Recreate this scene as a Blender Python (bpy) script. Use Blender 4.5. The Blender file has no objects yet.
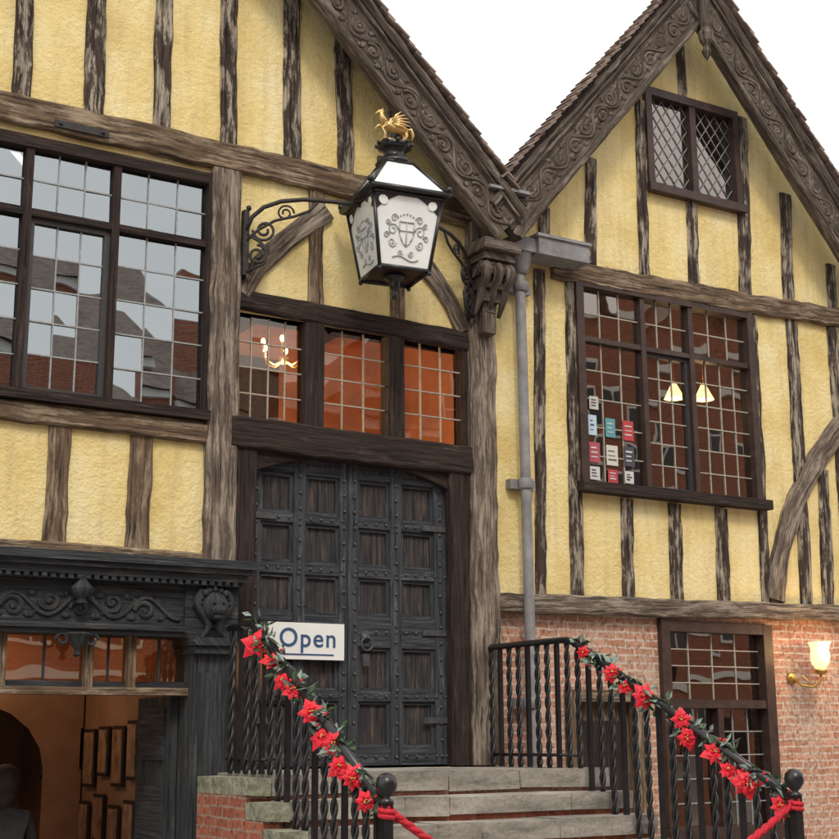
import bpy, math, random
from mathutils import Vector, Matrix
random.seed(7)
S=bpy.context.scene
COL=S.collection
R=random.uniform
# ------------------------------------------------------------------ builder
class B:
    def __init__(s): s.v=[];s.f=[];s.m=[];s.uv=[];s.sm=[]
    def face(s,pts,mat=0,uvs=None,smooth=False):
        i=len(s.v);s.v+=[tuple(p) for p in pts];s.f.append(tuple(range(i,i+len(pts))))
        s.m.append(mat);s.sm.append(smooth);s.uv.append(uvs or [(0,0)]*len(pts))
    def grid(s,rows,mat=0,closed=True,smooth=True,caps=True,L=None):
        i=len(s.v);n=len(rows[0]);ou,ov=R(0,50),R(0,50)
        for r in rows: s.v+=[tuple(p) for p in r]
        us=[0]
        for a,b in zip(rows,rows[1:]): us.append(us[-1]+(Vector(b[0])-Vector(a[0])).length)
        r0=rows[len(rows)//2];vs=[0]
        for k in range(n): vs.append(vs[-1]+(Vector(r0[(k+1)%n])-Vector(r0[k])).length)
        for a in range(len(rows)-1):
            for k in range(n if closed else n-1):
                k2=(k+1)%n
                s.f.append((i+a*n+k,i+a*n+k2,i+(a+1)*n+k2,i+(a+1)*n+k));s.m.append(mat);s.sm.append(smooth)
                s.uv.append([(us[a]+ou,vs[k]+ov),(us[a]+ou,vs[k+1]+ov),(us[a+1]+ou,vs[k+1]+ov),(us[a+1]+ou,vs[k]+ov)])
        if caps and closed:
            for rr,rev in ((0,True),(len(rows)-1,False)):
                idx=[i+rr*n+k for k in range(n)]
                if rev: idx=idx[::-1]
                s.f.append(tuple(idx));s.m.append(mat);s.sm.append(False)
                s.uv.append([(ou+.1*math.cos(6.28*k/n),ov+.1*math.sin(6.28*k/n)) for k in range(n)])
    def box(s,x0,x1,y0,y1,z0,z1,mat=0,M=None,j=0.0):
        P=[Vector((x,y,z)) for x in (x0,x1) for y in (y0,y1) for z in (z0,z1)]
        if j: P=[p+Vector((R(-j,j),R(-j,j),R(-j,j))) for p in P]
        d=(x1-x0,y1-y0,z1-z0);ax=d.index(max(d));o=[a for a in (0,1,2) if a!=ax];ou,ov=R(0,50),R(0,50)
        U=[(p[ax]+ou,p[o[0]]+p[o[1]]+ov) for p in P]
        if M: P=[M@p for p in P]
        for q in ((0,1,3,2),(4,6,7,5),(0,4,5,1),(2,3,7,6),(0,2,6,4),(1,5,7,3)):
            s.face([P[k] for k in q],mat,[U[k] for k in q])
    def timber(s,path,w,y0=-.035,y1=.02,mat=0,wob=.075,ch=.012,step=.11,w2=None):
        """irregular squared beam following a path in the XZ plane"""
        pts=[Vector((p[0],0,p[1])) for p in path]
        res=[]
        for a,b in zip(pts,pts[1:]):
            n=max(1,int((b-a).length/step))
            for k in range(n): res.append((a.lerp(b,k/n)))
        res.append(pts[-1]);rows=[];yo=R(-.006,.006)
        l=r=0
        for i,p in enumerate(res):
            a=res[max(0,i-1)];b=res[min(len(res)-1,i+1)];t=(b-a).normalized();n=Vector((t.z,0,-t.x))
            f=i/(len(res)-1);ww=w if w2 is None else w+(w2-w)*f
            l=l*.6+R(-wob,wob)*ww*.6;r=r*.6+R(-wob,wob)*ww*.6;yy=y0+yo+R(-.004,.004)
            A=-ww/2+l;C=ww/2+r;c1=ch*R(.6,1.8);c2=ch*R(.6,1.8)
            rows.append([p+n*A+Vector((0,y1,0)),p+n*A+Vector((0,yy+c1,0)),p+n*(A+c1)+Vector((0,yy,0)),
                         p+n*((A+C)/2)+Vector((0,yy-.003,0)),
                         p+n*(C-c2)+Vector((0,yy,0)),p+n*C+Vector((0,yy+c2,0)),p+n*C+Vector((0,y1,0))])
        s.grid(rows,mat,True,False)
    def tube(s,path,r,n=6,mat=0,caps=True,sq=1.0):
        pts=[Vector(p) for p in path];rows=[];up=None
        for i,p in enumerate(pts):
            a=pts[max(0,i-1)];b=pts[min(len(pts)-1,i+1)];t=(b-a)
            t=t.normalized() if t.length>1e-6 else Vector((0,0,1))
            if up is None:
                up=t.orthogonal().normalized()
            up=(up-t*up.dot(t));up=up.normalized() if up.length>1e-5 else t.orthogonal().normalized()
            v=t.cross(up);rr=r[i] if isinstance(r,(list,tuple)) else r
            rows.append([p+(up*math.cos(2*math.pi*k/n)+v*math.sin(2*math.pi*k/n)*sq)*rr for k in range(n)])
        s.grid(rows,mat,True,True,caps)
    def lathe(s,prof,c,n=16,mat=0,M=None,smooth=True):
        rows=[]
        for r,z in prof:
            row=[Vector((r*math.cos(2*math.pi*k/n),r*math.sin(2*math.pi*k/n),z)) for k in range(n)]
            if M: row=[M@p for p in row]
            rows.append([p+Vector(c) for p in row])
        s.grid(rows,mat,True,smooth)
    def ball(s,c,r,n=10,mat=0,sx=1,sy=1,sz=1):
        rows=[]
        for i in range(1,n):
            a=math.pi*i/n
            rows.append([Vector((c[0]+sx*r*math.sin(a)*math.cos(2*math.pi*k/n),c[1]+sy*r*math.sin(a)*math.sin(2*math.pi*k/n),c[2]-sz*r*math.cos(a))) for k in range(n)])
        s.grid(rows,mat,True,True)
    def twist(s,x,y,z0,z1,r,mat=0,turns=4.2):
        """barley twist bar: two strands wound round each other"""
        n=max(8,int((z1-z0)*turns*9))
        for ph in (0,math.pi):
            s.tube([(x+r*.5*math.cos((z0+(z1-z0)*i/n)*turns*2*math.pi+ph),y+r*.5*math.sin((z0+(z1-z0)*i/n)*turns*2*math.pi+ph),z0+(z1-z0)*i/n) for i in range(n+1)],r*.58,5,mat)
    def obj(s,name,mats,parent=None,bevel=0):
        me=bpy.data.meshes.new(name);me.from_pydata(s.v,[],s.f);me.update()
        ul=me.uv_layers.new(name='UVMap');k=0
        flat=[]
        for u in s.uv:
            for c in u: flat+=[c[0],c[1]]
        ul.data.foreach_set('uv',flat)
        me.polygons.foreach_set('material_index',s.m);me.polygons.foreach_set('use_smooth',s.sm)
        for m in mats: me.materials.append(m)
        o=bpy.data.objects.new(name,me);COL.objects.link(o)
        if parent: o.parent=parent
        if bevel:
            md=o.modifiers.new('b','BEVEL');md.width=bevel;md.segments=1;md.limit_method='ANGLE'
        return o
def empty(name,loc=(0,0,0)):
    o=bpy.data.objects.new(name,None);COL.objects.link(o);o.location=loc;return o
# ------------------------------------------------------------------ materials
def newmat(name):
    m=bpy.data.materials.new(name);m.use_nodes=True;nt=m.node_tree
    return m,nt,nt.nodes['Principled BSDF']
def nd(nt,t,ins=None,**kw):
    n=nt.nodes.new(t)
    for k,v in kw.items(): setattr(n,k,v)
    for k,v in (ins or {}).items():
        if isinstance(v,bpy.types.NodeSocket): nt.links.new(v,n.inputs[k])
        else: n.inputs[k].default_value=v
    return n
def c4(c): return (c[0],c[1],c[2],1)
def ramp(nt,fac,stops):
    r=nd(nt,'ShaderNodeValToRGB',{'Fac':fac});e=r.color_ramp.elements
    while len(e)<len(stops): e.new(.5)
    for i,(p,c) in enumerate(stops): e[i].position=p;e[i].color=c4(c) if len(c)==3 else c
    return r.outputs['Color']
def mix(nt,f,a,b,mode='MIX'):
    n=nt.nodes.new('ShaderNodeMix');n.data_type='RGBA';n.blend_type=mode
    for k,v in ((0,f),(6,a),(7,b)):
        if isinstance(v,bpy.types.NodeSocket): nt.links.new(v,n.inputs[k])
        else: n.inputs[k].default_value=v if k==0 else c4(v)
    return n.outputs[2]
def noise(nt,vec,scale,detail=4,rough=.55):
    return nd(nt,'ShaderNodeTexNoise',{'Vector':vec,'Scale':scale,'Detail':detail,'Roughness':rough}).outputs['Fac']
def mapping(nt,vec,sc,loc=(0,0,0)): return nd(nt,'ShaderNodeMapping',{'Vector':vec,'Scale':sc,'Location':loc}).outputs[0]
def bump(nt,b,h,st,dist):
    n=nd(nt,'ShaderNodeBump',{'Height':h,'Strength':st,'Distance':dist});nt.links.new(n.outputs[0],b.inputs['Normal'])
def timber_mat(name,dark,mid,light,amt,pale=.55,crisp=.06):
    m,nt,b=newmat(name);uv=nd(nt,'ShaderNodeTexCoord').outputs['UV']
    g=noise(nt,mapping(nt,uv,(1.8,34,1)),1,4,.72)
    p=noise(nt,mapping(nt,uv,(2.2,10,1),(3,7,0)),1,5,.74)
    base=ramp(nt,g,[(.36,dark),(.62,mid)])
    lo=1-amt
    pf=ramp(nt,p,[(lo-.02,(0,0,0)),(lo+crisp,(1,1,1))])
    f=nd(nt,'ShaderNodeMath',{0:pf,1:ramp(nt,g,[(.38,(.05,)*3),(.54,(pale,)*3)])},operation='MULTIPLY').outputs[0]
    col=mix(nt,f,base,light)
    crack=ramp(nt,g,[(.29,(.12,)*3),(.38,(1,1,1))])
    col=mix(nt,1.0,col,crack,'MULTIPLY')
    nt.links.new(col,b.inputs['Base Color']);b.inputs['Roughness'].default_value=.88
    b.inputs['Specular IOR Level'].default_value=.3
    bump(nt,b,g,1,.022);return m
T_STUD=timber_mat('oak_black_weathered',(.014,.011,.010),(.085,.058,.045),(.48,.42,.33),.50,.8)
T_BEAM=timber_mat('oak_brown_weathered',(.04,.026,.018),(.20,.135,.085),(.42,.34,.24),.50,.7,.1)
T_BARGE=timber_mat('oak_bargeboard',(.035,.027,.022),(.155,.12,.097),(.38,.33,.27),.48,.6,.12)
T_GREY=timber_mat('oak_grey',(.04,.031,.026),(.20,.15,.118),(.42,.36,.29),.52,.7,.1)
T_DARK=timber_mat('oak_dark_frame',(.010,.008,.008),(.050,.032,.026),(.19,.14,.11),.42,.45,.15)
T_DOOR=timber_mat('door_oak',(.022,.024,.029),(.066,.072,.084),(.22,.22,.24),.46,.5,.15)
T_PANEL=timber_mat('door_panel_oak',(.020,.019,.021),(.062,.058,.060),(.20,.14,.10),.48,.55,.15)
T_SHOP=timber_mat('shopfront_blackened',(.020,.022,.025),(.055,.06,.066),(.18,.17,.16),.45,.45,.15)
def simple(name,col,rough=.6,metal=0,var=.25,sc=12,bs=.2,bd=.005,spec=None):
    m,nt,b=newmat(name);o=nd(nt,'ShaderNodeTexCoord').outputs['Object']
    if var:
        n=noise(nt,o,sc,4,.6)
        lo=tuple(c*(1-var) for c in col);hi=tuple(min(1,c*(1+var)) for c in col)
        nt.links.new(ramp(nt,n,[(.3,lo),(.7,hi)]),b.inputs['Base Color'])
        if bs: bump(nt,b,n,bs,bd*3)
    else: b.inputs['Base Color'].default_value=c4(col)
    b.inputs['Roughness'].default_value=rough;b.inputs['Metallic'].default_value=metal
    return m
def plaster_mat():
    m,nt,b=newmat('yellow_limewash_plaster');o=nd(nt,'ShaderNodeTexCoord').outputs['Object']
    a=noise(nt,o,1.7,4,.62);c=noise(nt,mapping(nt,o,(8,8,1.0)),1,4,.65);d=noise(nt,o,20,5,.7)
    col=ramp(nt,a,[(.32,(.74,.565,.22)),(.5,(.85,.69,.32)),(.68,(.90,.78,.45))])
    col=mix(nt,ramp(nt,c,[(.48,(0,0,0)),(.74,(.6,.6,.6))]),col,(.56,.44,.22))
    col=mix(nt,ramp(nt,d,[(.56,(0,0,0)),(.72,(.42,.42,.42))]),col,(.54,.42,.20))
    nt.links.new(col,b.inputs['Base Color']);b.inputs['Roughness'].default_value=.92
    bump(nt,b,d,.75,.03);return m
PLAS=plaster_mat()
def brick_mat(name,c1,c2,mort,sc=1,pale=(.55,.45,.36),amt=.6):
    m,nt,b=newmat(name);o=nd(nt,'ShaderNodeTexCoord').outputs['Object']
    sp=nd(nt,'ShaderNodeSeparateXYZ',{0:o})
    wob=noise(nt,o,6,2,.6)
    xy=nd(nt,'ShaderNodeMath',{0:sp.outputs[0],1:sp.outputs[1]},operation='ADD').outputs[0]
    zz=nd(nt,'ShaderNodeMath',{0:wob,1:.035,2:sp.outputs[2]},operation='MULTIPLY_ADD').outputs[0]
    xx=nd(nt,'ShaderNodeMath',{0:wob,1:-.03,2:xy},operation='MULTIPLY_ADD').outputs[0]
    v=nd(nt,'ShaderNodeCombineXYZ',{0:xx,1:zz}).outputs[0]
    br=nd(nt,'ShaderNodeTexBrick',{'Vector':v,'Color1':c4(c1),'Color2':c4(c2),'Mortar':c4(mort),'Scale':1.0,'Mortar Size':.010*sc,'Mortar Smooth':.4,'Bias':-.1,'Brick Width':.225*sc,'Row Height':.072*sc})
    n=noise(nt,o,2.5,4,.65);n2=noise(nt,o,26,4,.7)
    col=mix(nt,ramp(nt,n,[(.44,(0,0,0)),(.62,(amt,)*3)]),br.outputs['Color'],pale)
    col=mix(nt,ramp(nt,n2,[(.48,(0,0,0)),(.66,(.85,.85,.85))]),col,tuple(x*.4 for x in c2))
    nt.links.new(col,b.inputs['Base Color']);b.inputs['Roughness'].default_value=.9
    bump(nt,b,br.outputs['Fac'],-.8,.014);return m
BRICK=brick_mat('old_pink_brick',(.60,.32,.22),(.42,.19,.12),(.62,.54,.45),amt=.55)
BRICK2=brick_mat('red_brick',(.44,.14,.08),(.30,.09,.05),(.36,.26,.20),pale=(.36,.15,.09),amt=.4)
def glass_mat(name,refl,tint,trans=(.8,.85,.85),rough=.012,fr=.5):
    m,nt,b=newmat(name);nt.nodes.remove(b);out=nt.nodes['Material Output']
    o=nd(nt,'ShaderNodeTexCoord').outputs['Object']
    bm=nd(nt,'ShaderNodeBump',{'Height':noise(nt,o,4,0),'Strength':.06,'Distance':.012})
    g=nd(nt,'ShaderNodeBsdfGlossy',{'Color':c4(tint),'Roughness':rough,'Normal':bm.outputs[0]})
    t=nd(nt,'ShaderNodeBsdfTransparent',{'Color':c4(trans)})
    lw=nd(nt,'ShaderNodeLayerWeight',{'Blend':.3})
    f=nd(nt,'ShaderNodeMath',{0:lw.outputs['Fresnel'],1:fr,2:refl},operation='MULTIPLY_ADD',use_clamp=True)
    mx=nd(nt,'ShaderNodeMixShader',{0:f.outputs[0],1:t.outputs[0],2:g.outputs[0]})
    nt.links.new(mx.outputs[0],out.inputs[0]);return m
GL_SKY=glass_mat('leaded_glass_sky',.38,(.72,.78,.82),(.7,.7,.7))
GL_MID=glass_mat('leaded_glass_mid',.22,(1.,.88,.80),(.6,.6,.58))
GL_WARM=glass_mat('leaded_glass_warm',.10,(1,.9,.8),(.95,.85,.7))
LEAD=simple('lead_came',(.30,.31,.31),.6,.0,.2,30,.1)
LEADL=simple('lead_came_light',(.38,.35,.29),.7,.0,.2,30,.1)
LEADPIPE=simple('painted_cast_iron_grey',(.22,.215,.22),.6,.0,.3,7,.3)
IRON=simple('black_painted_iron',(.014,.014,.016),.32,.0,.4,20,.0,.002)
IRONR=simple('rusty_black_iron',(.03,.026,.025),.6,.2,.5,20,.0,.003)
STEEL=simple('grey_window_bar',(.05,.048,.05),.55,.2,.2,20,.0)
GOLD=simple('gilded_bronze',(.72,.50,.22),.4,.7,.3,20,.2)
OPAL=simple('opal_glass',(.80,.83,.82),.15,0,.08,3,0)
CREST=simple('etched_grey',(.42,.44,.45),.6,0,.1,20,0)
MOSS=simple('mossy_stone',(.26,.26,.19),.95,0,.5,9,.8,.015)
TILE=simple('clay_roof_tile',(.21,.155,.13),.9,0,.5,6,.5,.01)
DARKW=simple('dark_room_wall',(.06,.045,.035),.9,0,.2,2,0)
REDW=simple('terracotta_room_wall',(.58,.28,.15),.85,0,.3,2,0)
WARMW=simple('ochre_room_wall',(.26,.14,.08),.85,0,.25,2,0)
WHITE=simple('white_paint',(.8,.8,.78),.6,0,.03,5,0)
BLUE=simple('blue_paint',(.03,.08,.20),.6,0,.05,5,0)
REDP=simple('poinsettia_red',(.68,.012,.03),.55,0,.3,40,0)
GREEN=simple('holly_green',(.045,.09,.035),.5,0,.5,30,0)
FROST=simple('frosted_leaf',(.24,.32,.28),.6,0,.4,30,0)
ROPE=simple('red_velvet_rope',(.6,.02,.04),.8,0,.25,60,.6,.01)
BRASS=simple('brass',(.6,.38,.12),.3,.9,.2,20,0)
def emis(name,col,st):
    m,nt,b=newmat(name);b.inputs['Base Color'].default_value=c4(col);b.inputs['Emission Color'].default_value=c4(col);b.inputs['Emission Strength'].default_value=st;return m
# ------------------------------------------------------------------ timber framed building
HOUSE=empty('timber_framed_building')
def clip(poly,hp):
    for (a,b,c) in hp:
        out=[]
        for i in range(len(poly)):
            p=poly[i];q=poly[(i+1)%len(poly)];dp=a*p[0]+b*p[1]-c;dq=a*q[0]+b*q[1]-c
            if dp<=0: out.append(p)
            if dp*dq<0:
                t=dp/(dp-dq);out.append((p[0]+(q[0]-p[0])*t,p[1]+(q[1]-p[1])*t))
        poly=out
        if len(poly)<3: return None
    return poly
def wall(b,x0,x1,z0,z1,holes,hp=(),y=0.,th=.25,mat=0):
    xs=sorted({x0,x1}|{min(max(v,x0),x1) for h in holes for v in h[:2]});zs=sorted({z0,z1}|{min(max(v,z0),z1) for h in holes for v in h[2:]})
    for xa,xb in zip(xs,xs[1:]):
        for za,zb in zip(zs,zs[1:]):
            cx,cz=(xa+xb)/2,(za+zb)/2
            if any(h[0]<cx<h[1] and h[2]<cz<h[3] for h in holes): continue
            pl=clip([(xa,za),(xb,za),(xb,zb),(xa,zb)],hp)
            if not pl: continue
            b.face([(p[0],y,p[1]) for p in pl],mat)
            b.face([(p[0],y+th,p[1]) for p in reversed(pl)],mat)
    for h in holes:
        a,c,d,e=h
        b.face([(a,y,d),(c,y,d),(c,y+th,d),(a,y+th,d)],mat);b.face([(a,y,e),(a,y+th,e),(c,y+th,e),(c,y,e)],mat)
        b.face([(a,y,d),(a,y+th,d),(a,y+th,e),(a,y,e)],mat);b.face([(c,y,d),(c,y,e),(c,y+th,e),(c,y+th,d)],mat)
LW=(1.95,4.31,4.2,6.26);DW=(4.56,6.88,1.36,5.13);RW=(8.2,10.46,3.97,5.98);GW=(9.2,10.42,7.22,8.27)
b=B()
wall(b,0,7.0,2.84,10.5,[LW,DW],[(1,1,13.5),(-1,1,6.7)])
wall(b,7.0,12.35,2.8,10.2,[RW,GW],[(1.17,1,20.86),(-1.17,1,-1.72)],th=.12)
wall(b,4.5,7.0,0,2.84,[DW])
b.obj('plaster_wall',[PLAS],HOUSE)
b=B();BW=(9.12,10.46,.75,2.66);SD=(7.95,8.75,0,2.0)
wall(b,7.0,16,0,2.8,[BW,SD],y=.03)
b.face([(12.35,0.03,2.8),(16,0.03,2.8),(16,.03,6),(12.35,.03,6)])
b.obj('brick_ground_floor_wall',[BRICK],HOUSE)
b=B()
b.box(-.1,0,-.02,7,0,6.7);b.box(12.35,12.45,0.05,7,0,6.1);b.box(0,16,6.9,7,0,6.05)
b.face([(0,6.9,6.05),(7,6.9,6.05),(7,6.9,6.5),(3.4,6.9,10),(0,6.9,6.6)])
b.obj('side_and_rear_walls',[PLAS],HOUSE)
b=B();b.box(7.0,12.5,.3,7,6.15,6.22);b.obj('lead_flat_roof',[LEADPIPE],HOUSE)
# timbers
b=B()
for x0,x1,w in [(2.6,2.64,.15),(3.2,3.24,.16),(3.79,3.82,.15),(4.38,4.44,.15),(5.02,5.05,.16),(1.95,1.98,.16),(1.35,1.37,.16)]:
    zt=min(13.2-x0,6.5+x0);b.timber([(x0,min(zt,x0+6.3)),(x1,6.58)],w,mat=0)
b.timber([(5.54,7.9),(5.59,6.54)],.17);b.timber([(6.1,7.3),(6.12,6.5)],.15)
b.timber([(3.1,3.99),(3.09,2.98)],.17,mat=1);b.timber([(3.75,3.96),(3.75,2.98)],.19,mat=1);b.timber([(2.45,3.99),(2.45,2.98)],.18,mat=1)
b.timber([(5.29,6.4),(5.29,5.28)],.15,mat=1);b.timber([(6.12,6.4),(6.12,5.28)],.14,mat=1)
b.timber([(7.72,6.04),(7.64,2.87)],.12);b.timber([(8.11,6.05),(8.07,2.89)],.16)
for a in [(8.7,3.86,8.68,2.88,.15),(9.31,3.86,9.29,2.88,.16),(9.93,3.86,9.9,2.88,.16),(10.53,6.01,10.49,2.9,.13),(11.12,6.04,11.06,2.92,.16),(11.44,4.4,11.38,2.9,.16),(11.75,6.05,11.72,2.9,.16),
          (8.41,7.35,8.36,6.21,.14),(9.1,8.15,9.05,6.2,.13),(9.75,7.18,9.73,6.2,.14),(10.55,8.3,10.45,6.2,.16),(11.16,7.52,11.1,6.2,.16),(9.7,9.0,9.7,8.32,.11),(7.8,6.7,7.78,6.2,.13),(11.8,6.8,11.78,6.2,.14)]:
    b.timber([(a[0],a[1]),(a[2],a[3])],a[4])
b.obj('oak_studs',[T_STUD,T_BEAM],HOUSE)
b=B()
b.timber([(0.02,6.5),(3,6.5),(5.2,6.48),(6.9,6.44)],.25,y0=-.075,mat=1,wob=.06)      # tie beam
b.timber([(0.02,4.06),(4.3,4.04)],.16,y0=-.06,mat=1)
b.timber([(0.02,3.02),(4.5,3.0)],.12,y0=-.06,mat=1)
b.timber([(4.41,6.36),(4.43,2.9)],.26,y0=-.085,mat=2,wob=.06)               # corner post
b.timber([(4.53,5.24),(6.88,5.19)],.18,y0=-.055,mat=3,wob=.04)
b.timber([(7.01,6.35),(6.99,4),(6.97,1.37)],.29,y0=-.10,mat=2,wob=.07)      # right post
b.timber([(7.86,6.08),(9.9,6.11),(12.4,6.19)],.22,y0=-.07,mat=1)
b.timber([(7.12,2.79),(9.5,2.82),(12.4,2.88)],.17,y0=-.09,mat=2)
b.timber([(4.6,5.28),(4.72,5.52),(4.88,5.72),(5.08,5.92),(5.38,6.2)],.15,y0=-.05,y1=.02,mat=2,w2=.2)
b.timber([(6.82,5.28),(6.7,5.52),(6.54,5.72),(6.34,5.92),(6.05,6.2)],.15,y0=-.05,y1=.02,mat=2,w2=.2)
b.timber([(10.6,2.96),(10.66,3.3),(10.79,3.62),(11.0,4.04),(11.35,4.5),(11.78,4.96),(12.2,5.3)],.24,y0=-.065,mat=2)
b.obj('oak_beams',[T_STUD,T_BEAM,T_GREY,T_DARK],HOUSE)
b=B();b.box(2.9,3.35,-.10,-.085,6.40,6.46,0);b.ball((2.95,-.10,6.43),.018,6,0);b.ball((3.3,-.10,6.43),.018,6,0);b.obj('iron_tie_strap',[IRONR],HOUSE)
# carved scroll (vine)
def vine(b,p0,p1,w,y,mat,per=.5,r=.016,flat=.55):
    p0=Vector((p0[0],0,p0[1]));p1=Vector((p1[0],0,p1[1]));t=(p1-p0);L=t.length;t.normalize();n=Vector((t.z,0,-t.x))
    if n.z<0:n=-n
    Y=Vector((0,y,0));N=int(L/.03)
    b.tube([p0+t*(L*i/N)+n*(w*.30*math.sin(2*math.pi*L*i/N/per))+Y for i in range(N+1)],r*1.1,5,mat)
    k=0;s=per*.25
    while s<L-.05:
        sg=1 if k%2==0 else -1;q0=R(.85,1.12)
        c=p0+t*(s+R(-.02,.02))-n*(sg*w*.10)+Y;pts=[]
        for i in range(18):
            a=i/17*2*math.pi*1.4;rr=w*.30*(1-i/20)*q0
            pts.append(c+t*(-math.cos(a)*rr*1.1)*1+n*(sg*math.sin(a)*rr))
        b.tube(pts,[r*(1.15-.5*i/17)*R(.85,1.2) for i in range(18)],5,mat)
        b.ball(c,.026,6,mat,1,.6,1)
        for q in (-1,1):
            lc=p0+t*(s+q*per*.23)-n*(sg*w*.30)+Y
            b.ball(lc,.034*R(.8,1.15),6,mat,1.3,.35,.8)
            b.ball(lc+t*.05*q+n*sg*.03,.022,6,mat,1.,.35,1.2)
        s+=per/2;k+=1
b=B()
def barge(P0,P1,y,mat=0):
    a=Vector((P0[0],P0[1]));c=Vector((P1[0],P1[1]));t=(c-a).normalized();n=Vector((-t.y,t.x))
    if n.y<0:n=-n
    off=lambda d:[tuple(a+n*d),tuple(c+n*d)]
    b.timber(off(0),.46,y0=y,y1=y+.09,mat=mat,wob=.015)
    b.timber(off(.205),.09,y0=y-.075,y1=y,mat=mat,wob=.08,ch=.02)
    b.timber(off(.135),.035,y0=y-.045,y1=y,mat=mat,wob=.08,ch=.01)
    b.timber(off(-.20),.06,y0=y-.04,y1=y,mat=mat,wob=.09,ch=.015)
    q=off(-.03);vine(b,q[0],q[1],.28,y+.001,mat,.52,.018)
barge((3.4,9.97),(7.1,6.25),-.405);barge((3.4,9.97),(-.2,6.37),-.405)
barge((9.65,9.36),(7.06,6.29),-.375);barge((9.65,9.36),(12.5,6.03),-.385)
b.obj('carved_bargeboards',[T_BARGE],HOUSE)
# pendants and corbels
b=B()
pr=[(.0,8.55),(.03,8.6),(.055,8.66),(.03,8.72),(.07,8.78),(.085,8.86),(.05,8.93),(.06,8.97),(.06,9.45),(.09,9.5),(.09,9.62),(.03,9.75),(.0,9.9)]
b.lathe([(r,z) for r,z in pr],(9.65,-.47,0),8,0,smooth=False)
for z0,z1,w,d in [(5.98,6.08,.40,.36),(5.90,5.97,.34,.31),(5.78,5.89,.30,.27),(5.66,5.77,.25,.21),(5.54,5.65,.2,.17),(5.44,5.53,.15,.13)]:
    b.box(7.0-w/2,7.0+w/2,-.08-d,-.05,z0,z1,0,j=.006)
for x in (6.87,7.0,7.13):
    b.tube([(x,-.33,5.86),(x,-.37,5.8),(x,-.34,5.72),(x,-.27,5.66),(x,-.25,5.58),(x,-.2,5.5),(x,-.15,5.42)],[.05,.055,.045,.04,.04,.03,.02],8,0)
for x in (6.84,7.16):
    b.lathe([(.0,-.02),(.06,-.02),(.06,.02),(.0,.02)],(x,-.32,5.83),10,0,Matrix.Rotation(math.pi/2,4,'Y'))
b.box(6.93,7.07,-.2,-.08,5.25,5.45,0,j=.008)
b.obj('carved_pendant_and_corbel',[T_BARGE],HOUSE,.006)
# roofs
def roof(ax,az,sl,xend,name,yb):
    b=B();sg=1 if xend>ax else -1
    L=abs(xend-ax)*math.sqrt(1+sl*sl);ca=1/math.sqrt(1+sl*sl);sa=sl*ca
    def P(d,h,y): return Vector((ax+sg*(d*ca+h*sa),y,az-d*sa+h*ca))
    b_=[P(0,-.02,-.44),P(L,-.02,-.44),P(L,-.02,yb),P(0,-.02,yb)];t_=[P(0,.05,-.44),P(L,.05,-.44),P(L,.05,yb),P(0,.05,yb)]
    for q in ((b_[0],b_[1],b_[2],b_[3]),(t_[3],t_[2],t_[1],t_[0]),(b_[0],t_[0],t_[1],b_[1]),(b_[1],t_[1],t_[2],b_[2]),(b_[3],b_[2],t_[2],t_[3])): b.face(q,1,[(p.y,p.x) for p in q])
    d=0
    while d<L:
        y=-.50+R(-.018,.012)
        while y<yb:
            y2=min(yb,y+.17*(8 if y>.5 else 1));j=R(-.006,.006);jd=R(-.008,.008)
            rows=[[P(d-.03,.055+j,q),P(d+.135+jd,.080+j,q),P(d+.135+jd,.100+j,q),P(d-.03,.075+j,q)] for q in (y+.003,y2)]
            b.grid(rows,0,True,False);y=y2
        d+=.1
    b.obj(name,[TILE,T_DARK],HOUSE)
roof(3.4,10.25,1.0,7.02,'left_gable_roof_right_slope',7);roof(3.4,10.25,1.0,-.6,'left_gable_roof_left_slope',7)
roof(9.65,9.68,1.17,7.06,'right_gable_roof_left_slope',-.25);roof(9.65,9.68,1.17,12.6,'right_gable_roof_right_slope',-.25)
b=B();b.box(6.86,7.30,-.47,-.1,6.57,6.60,0,j=.012);b.box(6.9,7.2,-.1,7,6.55,6.6);b.obj('lead_valley_gutter',[LEADPIPE],HOUSE,.008)
# ------------------------------------------------------------------ windows
fr=B();gl=B();cm=B()
def light(x0,x1,z0,z1,nx,nz,g,c=0,y=.02,case=0,cw=.0055,fm=4,tilt=2.0):
    if case:
        for q in ((x0,x0+case,z0,z1),(x1-case,x1,z0,z1),(x0+case,x1-case,z0,z0+case),(x0+case,x1-case,z1-case,z1)):
            fr.box(q[0],q[1],y-.03,y+.03,q[2],q[3],fm)
        x0+=case;x1-=case;z0+=case;z1-=case
    for i in range(nx):
        for k in range(nz):
            xa=x0+(x1-x0)*i/nx;xb=x0+(x1-x0)*(i+1)/nx;za=z0+(z1-z0)*k/nz;zb=z0+(z1-z0)*(k+1)/nz
            a=math.tan(math.radians(random.gauss(0,tilt*.5)))*(xb-xa)/2;e=math.tan(math.radians(random.gauss(0,tilt*.5)))*(zb-za)/2
            gl.face([(xa,y-a-e,za),(xb,y+a-e,za),(xb,y+a+e,zb),(xa,y-a+e,zb)],g)
    for i in range(1,nx):
        x=x0+(x1-x0)*i/nx+R(-.003,.003);cm.box(x-cw,x+cw,y-.010,y+.010,z0,z1,c)
    for k in range(1,nz):
        z=z0+(z1-z0)*k/nz+R(-.003,.003);cm.box(x0,x1,y-.0115,y+.0115,z-cw,z+cw,c)
def fbox(x0,x1,z0,z1,y0=-.05,y1=.09,m=0): fr.box(x0,x1,y0,y1,z0,z1,m,j=.002)
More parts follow.
